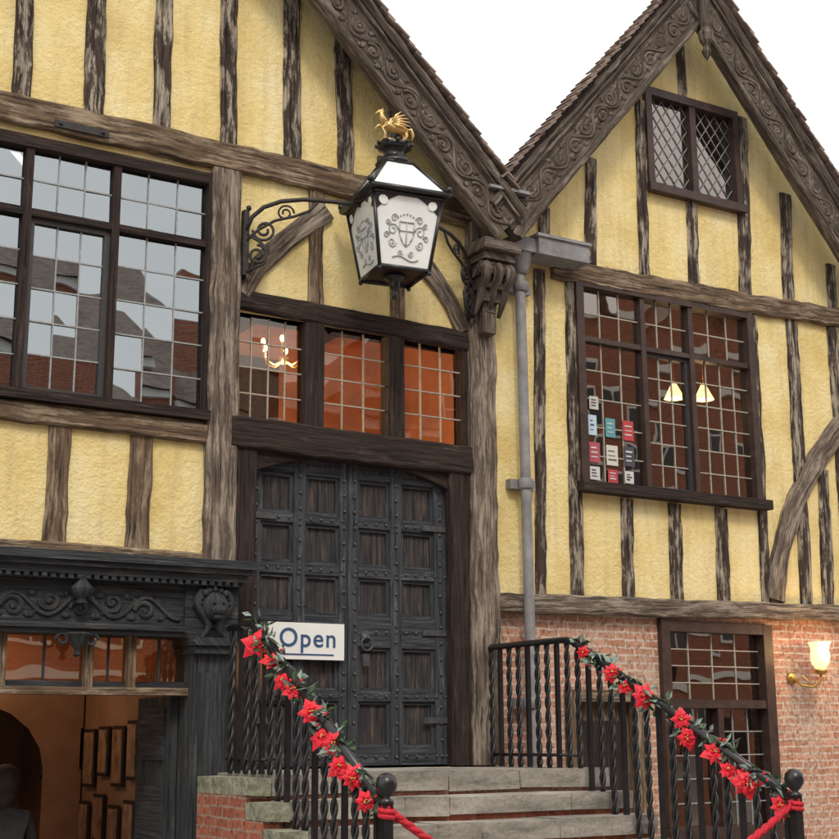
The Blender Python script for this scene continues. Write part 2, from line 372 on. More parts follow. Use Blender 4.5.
# left window
fbox(4.25,4.335,4.18,6.3,-.06);fbox(1.9,1.99,4.18,6.3,-.06)
fbox(1.99,4.25,6.2,6.3,-.058);fbox(1.95,4.30,4.14,4.22,-.11)
for x in (2.74,3.46): fbox(x-.03,x+.03,4.22,6.2,-.04,.08,0)
for a,c in ((1.99,2.71),(2.77,3.43),(3.49,4.25)): fbox(a,c,5.64,5.70,-.035,.075,0)
light(1.99,2.71,5.70,6.2,3,2,0);light(2.77,3.43,5.70,6.2,3,2,0);light(3.49,4.25,5.70,6.2,3,2,0)
light(1.99,2.71,4.22,5.64,3,5,0);light(2.77,3.43,4.22,5.64,3,5,0,case=.045,y=.035);light(3.49,4.25,4.22,5.64,3,5,0)
# right window
fbox(8.13,8.22,3.93,6.06,-.06,m=3);fbox(10.41,10.49,3.93,6.02,-.06,m=3);fbox(8.22,10.41,5.95,6.05,-.058,m=3);fbox(8.08,10.54,3.88,3.98,-.14,m=0)
for x in (8.98,9.62): fbox(x-.03,x+.03,3.98,5.95,-.04,.08,3)
for a,c in ((8.22,8.95),(9.01,9.59),(9.65,10.41)): fbox(a,c,5.395,5.445,-.035,.075,3)
for a,c in ((8.22,8.95),(9.01,9.59),(9.65,10.41)): light(a,c,5.445,5.95,3,2,1,1)
light(8.22,8.95,3.98,5.395,3,5,1,1);light(9.01,9.59,3.98,5.395,3,6,1,1,case=.04,y=.035);light(9.65,10.41,3.98,5.395,4,6,1,1)
# transom lights above the door
for a,c in ((4.56,5.19),(5.37,6.02),(6.18,6.82)): light(a,c,4.22,5.12,4 if a<5 else 3,4,2,1,y=.05)
for a,c in ((5.19,5.37),(6.02,6.18)): fr.box(a,c,-.035,.12,4.2,5.13,1,j=.004)
fr.box(4.5,4.56,-.03,.12,4.2,5.13,1);fr.box(6.82,6.9,-.03,.12,4.2,5.13,1)
# gable window
fbox(9.14,9.22,7.18,8.33,-.06,m=3);fbox(10.38,10.46,7.18,8.33,-.06,m=3);fbox(9.22,10.38,8.24,8.33,-.058,m=3);fbox(9.12,10.48,7.14,7.23,-.1,m=3);fbox(9.76,9.84,7.23,8.24,-.045,m=3)
for a,c in ((9.22,9.76),(9.84,10.38)):
    gl.face([(a,.03,7.23),(c,.03,7.23),(c,.03,8.24),(a,.03,8.24)],1)
    w=c-a;n=4
    for sgn in (1,-1):
        for k in range(-8,12):
            st=w/n;za=7.23+k*st*1.35;zb=za+sgn*w*1.35;t0,t1=0,1;dz=zb-za
            for lim,s_ in ((7.23,1),(8.24,-1)):
                fa=(za-lim)*s_;fb=(zb-lim)*s_
                if fa<0 and fb<0: t0=2;break
                if fa<0:t0=max(t0,fa/(fa-fb))
                elif fb<0:t1=min(t1,fa/(fa-fb))
            if t1-t0>.02:
                cm.tube([(a+w*t0,.022,za+dz*t0),(a+w*t1,.022,za+dz*t1)],.005,4,0)
# ground floor brick window
fbox(9.05,9.16,.7,2.72,-.03,.12,3);fbox(10.40,10.52,.7,2.70,-.03,.12,3);fbox(9.16,10.40,2.60,2.70,-.028,.12,3);fbox(9.0,10.56,.62,.75,-.1,.12,3);fbox(9.16,10.40,1.87,1.95,-.02,.12,3);fbox(9.74,9.81,.75,1.87,-.015,.1,3)
light(9.16,10.40,1.95,2.60,4,4,1,1,y=.08);light(9.16,9.74,.75,1.87,3,5,1,0,y=.08);light(9.81,10.40,.75,1.87,3,5,1,0,y=.08)
fr.obj('window_frames',[T_DARK,T_DARK,T_STUD,simple('dark_brown_paint',(.045,.024,.019),.5,0,.4,10,.2),STEEL],HOUSE,.004)
gl.obj('leaded_window_glass',[GL_SKY,GL_MID,GL_WARM],HOUSE)
cm.obj('lead_cames',[LEAD,LEADL],HOUSE)
b=B()
cols=[(.5,.5,.45),(.45,.6,.7),(.05,.25,.35),(.45,.05,.06),(.4,.08,.1),(.6,.58,.52),(.06,.06,.08),(.1,.3,.35),(.6,.6,.6)]
sm=[simple('leaflet_%d'%i,c,.5,0,.05,10,0) for i,c in enumerate(cols)]
for x,z,w,h,k in [(8.29,4.72,.11,.13,0),(8.27,4.46,.1,.2,1),(8.48,4.46,.12,.19,7),(8.70,4.45,.13,.2,3),(8.27,4.19,.13,.2,4),(8.48,4.18,.14,.2,5),(8.70,4.19,.13,.2,6),(8.27,4.02,.12,.13,8),(8.49,4.01,.12,.13,3),(8.7,4.02,.11,.12,8)]:
    b.box(x,x+w,-.002,.003,z,z+h,k)
    for q in range(3): b.box(x+.02,x+w-R(.02,.05),-.005,-.003,z+h*(.25+.22*q),z+h*(.25+.22*q)+R(.006,.016),8 if k not in (5,8,0,1) else 6)
b.obj('window_leaflets',sm,HOUSE)
# rooms behind the windows
def room(b,x0,x1,y0,y1,z0,z1,m):
    b.face([(x0,y1,z0),(x0,y1,z1),(x1,y1,z1),(x1,y1,z0)],m);b.face([(x0,y0,z0),(x0,y0,z1),(x0,y1,z1),(x0,y1,z0)],m);b.face([(x1,y0,z0),(x1,y1,z0),(x1,y1,z1),(x1,y0,z1)],m)
    b.face([(x0,y0,z0),(x0,y1,z0),(x1,y1,z0),(x1,y0,z0)],m);b.face([(x0,y0,z1),(x1,y0,z1),(x1,y1,z1),(x0,y1,z1)],m)
b=B()
room(b,.5,4.4,.25,5,3.4,6.14,0);room(b,4.45,7.9,.26,3.6,3.95,6.12,1);room(b,7.95,12.2,.25,5,3.2,6.1,0);room(b,8.8,10.8,.13,.34,6.9,8.40,0);room(b,9.0,10.7,.28,3,.2,2.75,2)
room(b,.5,4.12,.02,4.2,0.01,2.6,2)
b.box(4.5,7.8,3.5,3.58,3.96,4.9,3);b.box(5.9,6.6,3.48,3.6,3.96,5.8,3)
for x in (4.9,5.9,6.9): b.box(x,x+.12,.3,3.6,5.98,6.11,3)
b.obj('room_interiors',[DARKW,REDW,WARMW,T_DARK],HOUSE)
# ------------------------------------------------------------------ door and frame
b=B()
b.timber([(4.5,4.08),(6.9,4.05)],.27,y0=-.09,y1=.1,mat=0,wob=.03)
b.timber([(4.65,3.97),(4.65,1.37)],.2,y0=-.06,y1=.15,mat=0,wob=.03);b.timber([(6.75,3.95),(6.75,1.37)],.22,y0=-.06,y1=.15,mat=0,wob=.03)
for sg,xa in ((1,4.73),(-1,6.65)):   # arched spandrels
    n=14;g=lambda i:3.955-(.17*(1-i/n)**2.4+.012)
    for i in range(n):
        x=xa+sg*i*.066;x2=xa+sg*(i+1)*.066
        q=[(x,-.02,g(i)),(x2,-.02,g(i+1)),(x2,-.02,3.97),(x,-.02,3.97)];b.face(q if sg>0 else q[::-1],0,[(p[0],p[2]) for p in q])
        q=[(x,-.02,g(i)),(x,.1,g(i)),(x2,.1,g(i+1)),(x2,-.02,g(i+1))];b.face(q,0,[(p[0],p[1]) for p in q])
b.obj('door_frame',[T_DARK],HOUSE)
b=B()
for x0,x1 in ((4.75,5.66),(5.68,6.64)):
    b.box(x0,x1,.10,.16,1.38,3.95,1)
pc=[(4.83,5.14),(5.25,5.58),(5.76,6.08),(6.19,6.53)];pr_=[(3.46,3.8),(3.04,3.38),(2.62,2.95),(1.99,2.36),(1.52,1.91)]
zb=[1.38]+[v for p in sorted(pr_) for v in p]+[3.95]
for (x0,x1),pcs in (((4.75,5.655),pc[:2]),((5.685,6.64),pc[2:])):
    xs=[x0]+[v for p in pcs for v in p]+[x1]
    for i in range(0,6,2): b.box(xs[i],xs[i+1],.05,.10,1.38,3.95,0)
    for i in range(0,len(zb),2):
        for q in pcs: b.box(q[0],q[1],.055,.10,zb[i],zb[i+1],0)
    for q in pcs:
        for p in pr_:
            ins=.03
            for r in ((q[0],q[0]+ins,p[0],p[1]),(q[1]-ins,q[1],p[0],p[1]),(q[0]+ins,q[1]-ins,p[0],p[0]+ins),(q[0]+ins,q[1]-ins,p[1]-ins,p[1])):
                b.box(r[0],r[1],.075,.10,r[2],r[3],0)
    sx=[(xs[i]+xs[i+1])/2 for i in range(0,6,2)];sz=[(zb[i]+zb[i+1])/2 for i in range(0,len(zb),2)]
    zz=1.45
    while zz<3.9:
        for x in sx: b.ball((x+R(-.004,.004),.045,zz+R(-.005,.005)),.015,6,2,1,.8,1)
        zz+=.137
    for z in sz:
        x=x0+.05
        while x<x1: b.ball((x,.049,z),.014,6,2,1,.8,1);x+=.1
b.box(5.655,5.685,.03,.09,1.38,3.93,0)
ring=[(5.83+.055*math.sin(a),.02,2.44-.055+.055*math.cos(a)) for a in [i*math.pi/8 for i in range(17)]]
b.tube(ring,.01,6,2);b.lathe([(0,-.02),(.045,-.02),(.05,0),(0,.015)],(5.83,.04,2.45),12,2,Matrix.Rotation(math.pi/2,4,'X'))
b.box(5.8,5.86,.03,.05,2.2,2.3,2)
for z in (1.75,2.5,3.42):
    b.box(4.75,4.98,.037,.05,z-.025,z+.025,2);b.box(6.4,6.64,.037,.05,z-.025,z+.025,2)
b.obj('studded_double_door',[T_DOOR,T_PANEL,simple('worn_iron_stud',(.075,.078,.085),.5,.3,.3,20,0)],HOUSE)
# open sign
SG=empty('open_sign');b=B();b.box(4.90,5.60,.0,.02,2.24,2.54,0);b.box(5.0,5.5,-.004,-.001,2.275,2.287,1)
b.tube([(4.98,.01,2.54),(5.25,.03,2.68),(5.52,.01,2.54)],.004,4,2);b.ball((5.25,.04,2.685),.012,6,2)
b.obj('board',[WHITE,BLUE,IRON],SG,.004)
cu=bpy.data.curves.new('lettering','FONT');cu.body='Open';cu.size=.215;cu.extrude=.001;cu.align_x='CENTER';cu.offset=.002;cu.space_character=1.12
t=bpy.data.objects.new('lettering',cu);COL.objects.link(t);t.parent=SG;t.location=(5.26,-.003,2.345);t.rotation_euler=(math.pi/2,0,0);cu.materials.append(BLUE)
# ------------------------------------------------------------------ shopfront with carved canopy
b=B();y=-.45
b.box(-.1,4.56,-.52,0,2.885,2.95,0);b.box(-.1,4.53,-.49,0,2.845,2.883,0);b.box(-.1,4.50,-.45,0,2.79,2.843,0);b.box(-.1,4.48,-.42,0,2.755,2.788,0)
b.box(-.1,4.03,-.33,-.05,2.44,2.753,0);b.box(-.1,4.03,-.40,-.06,2.40,2.438,0);b.box(-.1,4.03,-.37,-.06,2.365,2.398,0)
x=-.1
while x<4.45: b.box(x,x+.035,-.455,-.42,2.757,2.786,0);x+=.065
b.box(4.03,4.47,-.36,0,2.36,2.753,0)
b.box(4.07,4.44,-.47,0,2.30,2.36,0);b.box(4.09,4.42,-.44,0,2.24,2.298,0)
b.box(4.11,4.40,-.38,0,0.25,2.238,0);b.box(4.07,4.44,-.44,0,0.,.25,0)
b.box(4.15,4.36,-.40,-.38,.4,2.1,0);b.box(4.19,4.32,-.415,-.40,.45,2.05,0)
for xx in (-.1,2.69,3.33,3.66): b.box(xx-.03,xx+.03,-.26,-.14,1.98,2.365,3)
b.box(-.1,4.11,-.27,-.12,1.93,1.985,3)
b.box(-.1,4.11,-.2,-.16,1.985,2.03,0)
for xa,xb in ((2.2,2.66),(2.72,3.30),(3.36,3.63),(3.69,4.1)):
    b.face([(xa,-.19,2.03),(xb,-.19,2.03),(xb,-.185,2.365),(xa,-.185,2.365)],2)
    b.box((xa+xb)/2-.008,(xa+xb)/2+.008,-.2,-.18,2.03,2.365,1)
vine(b,(.1,2.575),(4.0,2.575),.26,-.335,1,.5,.018)
b.ball((4.25,-.42,2.60),.105,12,1,1,.8,1.05);b.ball((4.25,-.51,2.565),.05,8,1,1.1,.9,.8);b.ball((4.25,-.50,2.515),.04,8,1,1,.8,.6)
for sx in (-1,1):
    b.ball((4.25+sx*.04,-.495,2.625),.018,6,1);b.ball((4.25+sx*.085,-.43,2.70),.03,6,1)
    b.tube([(4.25+sx*(.09+.05*math.sin(k*.8)),-.40,2.72-k*.045) for k in range(9)],[.03,.035,.035,.03,.03,.028,.025,.02,.015],6,1)
for k in range(9):
    a=k*math.pi/8;b.ball((4.25+.12*math.cos(a),-.41,2.62+.11*math.sin(a)),.027,6,1)
b.lathe([(0,2.60),(.05,2.61),(.03,2.64),(.07,2.68),(.085,2.72),(.05,2.76),(.03,2.79),(.045,2.81),(0,2.83)],(3.2,-.42,-.03),10,1)
b.lathe([(0,2.19),(.03,2.21),(.015,2.24),(.05,2.29),(.07,2.34),(.09,2.36),(.09,2.37)],(3.2,-.36,0),10,1)
for sx in (-1,1):
    pts=[(3.2+sx*(.11+.05*math.cos(a)*(1-a/12)),-.36,2.32+.05*math.sin(a)*(1-a/12)) for a in [k*.5 for k in range(14)]]
    b.tube(pts,.013,5,1)
b.obj('carved_shopfront',[T_SHOP,T_SHOP,glass_mat('amber_glass',.18,(1,.85,.7),(.9,.58,.36)),T_BEAM],HOUSE,.004)
b=B()
b.box(4.04,4.10,-.1,.62,.05,1.93,0);
for z in (.2,.85,1.45): b.box(4.02,4.04,0,.52,z,z+.4,0)
for i,(yy,z,h,w) in enumerate([(.72,1.28,.48,.25),(1.06,1.22,.5,.28),(1.44,1.3,.42,.26),(1.8,1.2,.5,.3),(2.2,1.35,.36,.24),(2.6,1.2,.5,.3),(3.1,1.25,.45,.3),(.75,.72,.4,.26),(1.12,.65,.42,.26),(1.5,.75,.4,.28),(1.9,.66,.42,.26),(2.35,.75,.4,.28),(2.9,.7,.4,.3)]):
    b.box(4.08,4.10,yy,yy+w,z,z+h,1);b.box(4.07,4.08,yy+.03,yy+w-.03,z+.03,z+h-.03,2)
for k in range(10):
    a0,a1=k*math.pi/10,(k+1)*math.pi/10;P=lambda a:(3.0+.75*math.cos(a),1.35+.6*math.sin(a))
    (xa,za),(xb,zb_)=P(a0),P(a1);q=[(xa,2.2,za),(xa,2.2,2.6),(xb,2.2,2.6),(xb,2.2,zb_)];b.face(q,3)
b.face([(3.75,2.2,0.02),(4.1,2.2,0.02),(4.1,2.2,2.6),(3.75,2.2,2.6)],3);b.face([(.5,2.2,0.02),(2.25,2.2,0.02),(2.25,2.2,2.6),(.5,2.2,2.6)],3)
b.obj('shop_door_and_pictures',[T_SHOP,T_DARK,simple('print_paper',(.26,.15,.09),.5,0,.6,9,0),WARMW],HOUSE,.003)
b=B();b.box(7.9,8.0,-.02,.2,0,2.03,0);b.box(8.7,8.8,-.02,.2,0,2.03,0);b.box(8.0,8.7,-.018,.2,1.92,2.03,0);b.box(8.0,8.7,.1,.16,0,1.92,0)
for z in (.15,1.0): b.box(8.08,8.62,.08,.1,z,z+.75,1)
b.obj('side_door',[T_BEAM,T_DARK],HOUSE,.004)
# ------------------------------------------------------------------ rain pipe
b=B()
b.tube([(7.40,-.13,6.05),(7.41,-.13,5),(7.42,-.13,3),(7.44,-.13,.2),(7.44,-.22,.05)],.05,12,0)
for z in (5.78,3.88,1.9): b.lathe([(.055,-.05),(.07,-.05),(.07,.05),(.055,.05)],(7.415,-.13,z),12,0);b.box(7.28,7.56,-.08,-.0,z-.045,z+.045,0)
b.lathe([(.06,5.9),(.08,5.95),(.12,6.1),(.13,6.12)],(7.41,-.14,0),10,0)
b.box(7.5,8.10,-.32,-.04,6.08,6.25,0);b.box(7.48,8.12,-.34,-.04,6.25,6.28,0);b.box(7.24,7.5,-.27,-.04,6.10,6.24,0)
b.obj('rainwater_downpipe',[LEADPIPE],None,.008)
# ------------------------------------------------------------------ steps
b=B();LZ=1.36
x0,x1=4.12,7.25
b.box(4.46,x1,-1.35,0,0.002,LZ-.14,1);b.box(x0,4.46,-1.33,-.48,0.002,LZ-.14,1)
def slab(xa,xb,ya,yb,za,zb,m=0):
    b.box(xa,xb,ya,yb,za,zb,m,j=.007)
xs=[4.3,4.95,5.75,6.4,7.27]
for xa,xb in zip(xs,xs[1:]): slab(xa+.003,xb-.003,-1.38,-.0,LZ-.14,LZ)
slab(4.12,4.3,-1.38,-.47,LZ-.14,LZ-.02,2)
for n in range(1,8):
    z=LZ-.17*n;ya=-1.35-.29*(n-1);yb=-1.35-.29*n
    b.box(x0,x1,yb+.01,ya,0.002,z-.13,1)
    xs=[4.3,4.3+R(.6,1.1),5.4+R(0,.5),6.3+R(0,.4),7.27]
    for xa,xb in zip(xs,xs[1:]): slab(xa+.003,xb-.003,yb-.03,ya,z-.13,z)
    slab(4.12,4.3,yb-.03,ya,z-.13,z-.005,2)
m,nt,b_=newmat('worn_step_stone');o=nd(nt,'ShaderNodeTexCoord').outputs['Object']
n1=noise(nt,mapping(nt,o,(2,2,7)),1,5,.7);n2=noise(nt,o,30,4,.7)
cc=ramp(nt,n1,[(.35,(.15,.14,.12)),(.5,(.30,.275,.24)),(.66,(.42,.39,.345))])
nt.links.new(mix(nt,ramp(nt,n2,[(.5,(0,0,0)),(.7,(.5,.5,.5))]),cc,(.14,.135,.105)),b_.inputs['Base Color']);b_.inputs['Roughness'].default_value=.9
bump(nt,b_,n2,.6,.015)
b.obj('stone_steps',[m,BRICK2,MOSS],None,.018)
# ------------------------------------------------------------------ railings
def stepz(y):
    if y>-1.38: return LZ
    n=min(8,int((-1.35-y)/.29)+1);return max(0,LZ-.17*n)
def railing(name,X,ys,yk,zk,ye,ze):
    b=B();rz=lambda y: zk if y>yk else zk+(ze-zk)*(y-yk)/(ye-yk)
    b.tube([(X,ys,zk),(X,yk+.12,zk),(X,yk+.04,zk-.004),(X,yk-.05,rz(yk-.05)),(X,(yk+ye)/2,rz((yk+ye)/2)),(X,ye,ze)],.032,8,0,sq=.7)
    y=ys-.06;i=0
    while y>ye+.08:
        z0=stepz(y);z1=rz(y)
        if i%3!=1: b.twist(X,y,z0,z1,.026)
        else: b.box(X-.017,X+.017,y-.017,y+.017,z0,z1)
        i+=1;y-=.138
    z0=stepz(ye)
    b.box(X-.03,X+.03,ye-.03,ye+.03,z0,ze+.02)
    b.lathe([(.045,ze+.02),(.045,ze+.04),(.02,ze+.055),(.04,ze+.075),(.062,ze+.11),(.066,ze+.135),(.058,ze+.17),(.03,ze+.195),(0,ze+.2)],(X,ye,0),14,0)
    b.tube([(X,ys,LZ+.1),(X,-1.33,LZ+.1)],.014,6,0)
    b.obj(name,[IRON],None);return rz
rzl=railing('iron_railing',4.29,-.62,-1.07,2.42,-3.0,1.20)
rzr=railing('iron_railing.001',7.01,-.05,-1.26,2.38,-3.64,1.19)
# ------------------------------------------------------------------ garlands
def leaf(b,c,d,L,w,mat):
    d=d.normalized();s=d.orthogonal().normalized();s=Matrix.Rotation(R(0,6.28),3,d)@s;n=d.cross(s)
    c=Vector(c);b.face([c,c+d*L*.5+s*w+n*L*.08,c+d*L,c+d*L*.5-s*w+n*L*.08],mat)
def garland(name,X,y0,y1,rz,fl):
    b=B();pts=[];n=60
    for i in range(n+1):
        y=y0+(y1-y0)*i/n;pts.append((X+.035*math.sin(i*.7),y,rz(y)+.005+.035*math.cos(i*.7)))
    b.tube(pts,.008,5,3)
    for i,p in enumerate(pts):
        for k in range(int(5+3.5*math.sin(i*.9)+R(0,2))):
            d=Vector((R(-1,1),R(-1,1),R(-1,1)))
            q=Vector(p)+Vector((R(-.03,.03),R(-.02,.02),R(-.09,.03)))
            leaf(b,q,d,R(.05,.11),R(.012,.022),random.choice((1,1,2,2)))
        if random.random()<.45:
            b.ball((p[0]+R(-.05,.05),p[1],p[2]+R(-.09,.05)),.012,6,0)
    for (y,dx,dz,r) in fl:
        c=Vector((X-.05+dx,y,rz(y)+dz));ax=Vector((-.45+R(-.3,.3),-.8,.35+R(-.3,.3))).normalized()
        u=ax.orthogonal().normalized();v=ax.cross(u)
        for ring,(nn,rr,tip) in enumerate(((7,r*1.1,.15),(6,r*.8,.35),(4,r*.45,.7))):
            for k in range(nn):
                a=2*math.pi*k/nn+ring*.4+R(-.2,.2);rad=u*math.cos(a)+v*math.sin(a);tan=ax.cross(rad)
                rr2=rr*R(.8,1.12);w=rr2*.33
                base=c+ax*ring*.01
                m_=base+rad*rr2*.5+ax*(tip*rr2*.35);e=base+rad*rr2+ax*(tip*rr2*.3-rr2*R(0,.3))
                b.face([base,m_-tan*w,e,m_+ax*.008],0);b.face([base,m_+ax*.008,e,m_+tan*w],0)
        for k in range(5): b.ball(c+ax*.03+u*R(-.012,.012)+v*R(-.012,.012),.007,5,4)
    b.obj(name,[REDP,GREEN,FROST,IRONR,BRASS],None)
garland('poinsettia_garland',4.29,-1.05,-2.95,rzl,[(-1.22,0,-.06,.11),(-1.5,0,-.02,.09),(-1.66,.0,-.06,.075),(-1.82,0,-.03,.07),(-2.1,0,-.0,.09),(-2.25,0,-.07,.085),(-2.38,.02,-.02,.085),(-2.5,0,-.09,.09),(-2.68,0,-.04,.085),(-2.84,0,-.07,.08)])
garland('poinsettia_garland.001',7.01,-1.35,-3.6,rzr,[(-1.5,0,0,.06),(-1.85,0,.0,.085),(-2.0,0,-.04,.06),(-2.22,0,.0,.10),(-2.62,0,.02,.085),(-2.68,0,-.08,.085),(-2.95,0,-.05,.1),(-3.08,0,-.1,.07),(-3.25,0,-.1,.115),(-3.55,0,-.09,.08)])
# rope between the newels
b=B();P0=Vector((4.29,-3.0,1.2));P1=Vector((7.01,-3.64,1.19));pts=[]
n=240
for i in range(n+1):
    t=i/n;p=P0.lerp(P1,t);p.z-=4*.56*t*(1-t);pts.append(p)
for ph in (0,2.09,4.19):
    b.tube([p+Vector((.0,.011*math.sin(i*.45+ph),.011*math.cos(i*.45+ph))) for i,p in enumerate(pts)],.017,6,0)
for P in (P0,P1): b.ball(P,.035,8,0)
b.tube([P0+Vector((.04*math.cos(a),.04*math.sin(a),-.005*a)) for a in [k*.5 for k in range(26)]],.016,6,0)
b.tube([P1+Vector((.04*math.cos(a),.04*math.sin(a),-.005*a)) for a in [k*.5 for k in range(26)]],.016,6,0)
b.obj('red_barrier_rope',[ROPE],None)
# ------------------------------------------------------------------ hanging lantern
LX,LY=5.75,-.6
b=B();A=math.radians(-8)
def rot(p): return Vector((LX+p[0]*math.cos(A)-p[1]*math.sin(A),LY+p[0]*math.sin(A)+p[1]*math.cos(A),p[2]))
def sqring(h,z): return [rot((sx*h,sy*h,z)) for sx,sy in ((-1,-1),(1,-1),(1,1),(-1,1))]
zb0,zt0,hb,ht=5.47,6.10,.225,.315
def strip(p,q,r,m=0): b.tube([p,q],r,6,m)
bot=sqring(hb,zb0);top=sqring(ht,zt0);eav=sqring(ht+.045,zt0+.03);rt=sqring(.125,6.47)
for i in range(4):
    j=(i+1)%4
    strip(bot[i],top[i],.017);strip(bot[i],bot[j],.02);strip(top[i],top[j],.022);strip(eav[i],eav[j],.024);strip(eav[i],rt[i],.017);strip(rt[i],rt[j],.02)
    b.face([bot[i],bot[j],top[j],top[i]],1);b.face([top[i],top[j],eav[j],eav[i]],0);b.face([eav[i],eav[j],rt[j],rt[i]],1)
    b.ball(eav[i]+Vector((0,0,.045)),.03,8,0);b.ball(bot[i]-Vector((0,0,.02)),.022,6,0)
    nrm=(bot[j]-bot[i]).cross(top[i]-bot[i]).normalized()
    def F(u,v,off=.004):
        a=bot[i].lerp(bot[j],u);c=top[i].lerp(top[j],u);return a.lerp(c,v)+nrm*off
    def poly(pts,m,off=.006): b.face([F(u,v,off) for u,v in pts],m)
    for sd in (0,1):
        for k in range(8):
            u0,u1=k/16,(k+1)/16;g=lambda u:1-.26*max(0,(1-u/.5))**1.6
            q=[(u0,g(u0)),(u1,g(u1)),(u1,1),(u0,1)]
            if sd: q=[(1-u,v) for u,v in q][::-1]
            poly(q,0)
        cu_,cv_=(.13,.88) if not sd else (.87,.88)
        poly([(cu_+.07*math.cos(a),cv_+.065*math.sin(a)) for a in [k*math.pi/5 for k in range(10)]],1,.010)
    # plain ornamental stand-in mark : shield with scrollwork
    sh=[(.38,.62),(.62,.62),(.62,.45),(.57,.35),(.5,.29),(.43,.35),(.38,.45)]
    for k in range(len(sh)): b.tube([F(*sh[k]),F(*sh[(k+1)%len(sh)])],.006,4,2)
    b.tube([F(.5,.62),F(.5,.29)],.005,4,2);b.tube([F(.38,.50),F(.62,.50)],.005,4,2)
    for sx in (-1,1):
        for (cx,cy,rr,tn) in ((.27,.50,.09,1),(.25,.33,.07,-1),(.30,.66,.06,1),(.40,.2,.05,-1),(.16,.42,.05,1),(.2,.6,.045,-1)):
            b.tube([F(.5+sx*(.5-cx)*-1+rr*(1-a/11)*math.cos(a)*sx,cy+rr*(1-a/11)*math.sin(a)*tn) for a in [k*.6 for k in range(15)]],.006,4,2)
    b.tube([F(.25+.5*k/10,.13+.03*math.sin(k*.63)) for k in range(11)],.007,4,2)
    for k in range(5): b.ball(F(.4+.05*k,.70+.03*math.sin(k*math.pi/4)),.009,5,2)
b.face(bot[::-1],0)
b.lathe([(.0,5.25),(.02,5.27),(.03,5.30),(.015,5.33),(.04,5.36),(.05,5.39),(.045,5.42),(.09,5.44),(.10,5.47)],(LX,LY,0),12,0)
b.lathe([(.15,6.46),(.17,6.49),(.15,6.52),(.10,6.54),(.09,6.60),(.12,6.625),(.15,6.64),(.15,6.67),(.1,6.685),(.06,6.70),(0,6.705)],(LX,LY,0),14,0)
for k in range(10):
    a=k*math.pi/5;b.ball((LX+.155*math.cos(a),LY+.155*math.sin(a),6.67),.02,6,0)
for i in range(4):
    m_=rt[i].lerp(rt[(i+1)%4],.5);b.box(m_.x-.03,m_.x+.03,m_.y-.02,m_.y+.02,6.47,6.55,0)
def bracket(W,E,z,pl):
    W=Vector(W);E=Vector(E)
    def Q(s,zz): p=W.lerp(E,s);return (p.x,p.y,zz)
    def sp(cs,cz,r,t0,turn,L,dirn=1):
        pts=[]
        for k in range(int(turn*14)+1):
            a=t0+dirn*k/14*2*math.pi;q=r*(1-.75*k/(turn*14));pts.append(Q(cs+q*math.cos(a)/L,cz+q*math.sin(a)))
        return pts
    L=(E-W).length
    b.box(W.x-.025,W.x+.025,W.y-.012,W.y+.05,z-.42,z+.16,3)
    b.tube([Q(0,z-.02),Q(.05,z+.10),Q(.15,z+.19),Q(.3,z+.245),Q(.5,z+.265),Q(.75,z+.25),Q(1,z+.22)],.019,6,3)
    b.tube([Q(0,z-.12),Q(.1,z-.02),Q(.25,z+.07),Q(.42,z+.11),Q(.55,z+.16),Q(.62,z+.24)],.013,6,3)
    b.tube(sp(.16,z-.02,.10,math.pi,1.6,L),.013,6,3)
    b.tube(sp(.10,z-.24,.09,math.pi/2,1.6,L,dirn=-1),.013,6,3)
    b.tube(sp(.34,z+.14,.075,0,1.6,L),.010,6,3)
    b.tube([Q(0,z-.05),Q(.12,z-.12),Q(.2,z-.2),Q(.16,z-.32),Q(0,z-.4)],.013,6,3)
    b.ball(Q(0.02,z+.18),.025,6,3);b.tube([Q(.02,z-.42),Q(.02,z-.5)],[.02,.003],6,3)
bracket((4.58,-.10,0),tuple(rot((-ht,0,0))),5.85,0)
bracket((6.86,-.12,0),tuple(rot((ht,0,0))),5.79,1)
g=lambda x,z,yy=0:(LX+x,LY+yy,6.71+z)
b.box(LX-.12,LX+.12,LY-.04,LY+.04,6.705,6.718,4)
b.tube([g(.11,.12),g(.06,.135),g(0,.125),g(-.06,.14),g(-.10,.16)],[.03,.045,.036,.04,.03],8,4)
b.tube([g(-.08,.15),g(-.12,.20),g(-.135,.245),g(-.12,.262)],[.035,.026,.02,.014],8,4)
b.tube([g(-.115,.262),g(-.15,.25),g(-.185,.225)],[.02,.018,.01],7,4)
b.tube([g(-.12,.27),g(-.115,.295)],[.008,.001],5,4)
for yy in (-.02,.02):
    b.tube([g(.10,.12,yy),g(.12,.07,yy),g(.10,.04,yy),g(.115,.0,yy)],[.024,.016,.009,.009],6,4)
b.tube([g(-.09,.13,-.02),g(-.13,.10,-.02),g(-.10,.05,-.02),g(-.115,.0,-.02)],[.018,.012,.008,.008],6,4)
b.tube([g(-.09,.13,.02),g(-.15,.13,.02),g(-.175,.10,.02),g(-.15,.07,.02)],[.018,.012,.008,.008],6,4)
b.tube([g(.13,.13),g(.17,.15),g(.19,.10),g(.18,.04)],[.012,.02,.018,.003],6,4)
for yy in (-.03,.03):
    for k in range(6):
        a=math.radians(75-k*17);b.tube([g(-.03,.15,yy),g(-.03+.08*math.cos(a),.15+.08*math.sin(a),yy*1.6),g(-.03+.17*math.cos(a-.15),.15+.13*math.sin(a-.15),yy*2)],[.014,.014,.003],5,4)
b.obj('hanging_wall_lantern',[IRON,OPAL,CREST,IRONR,GOLD],None)
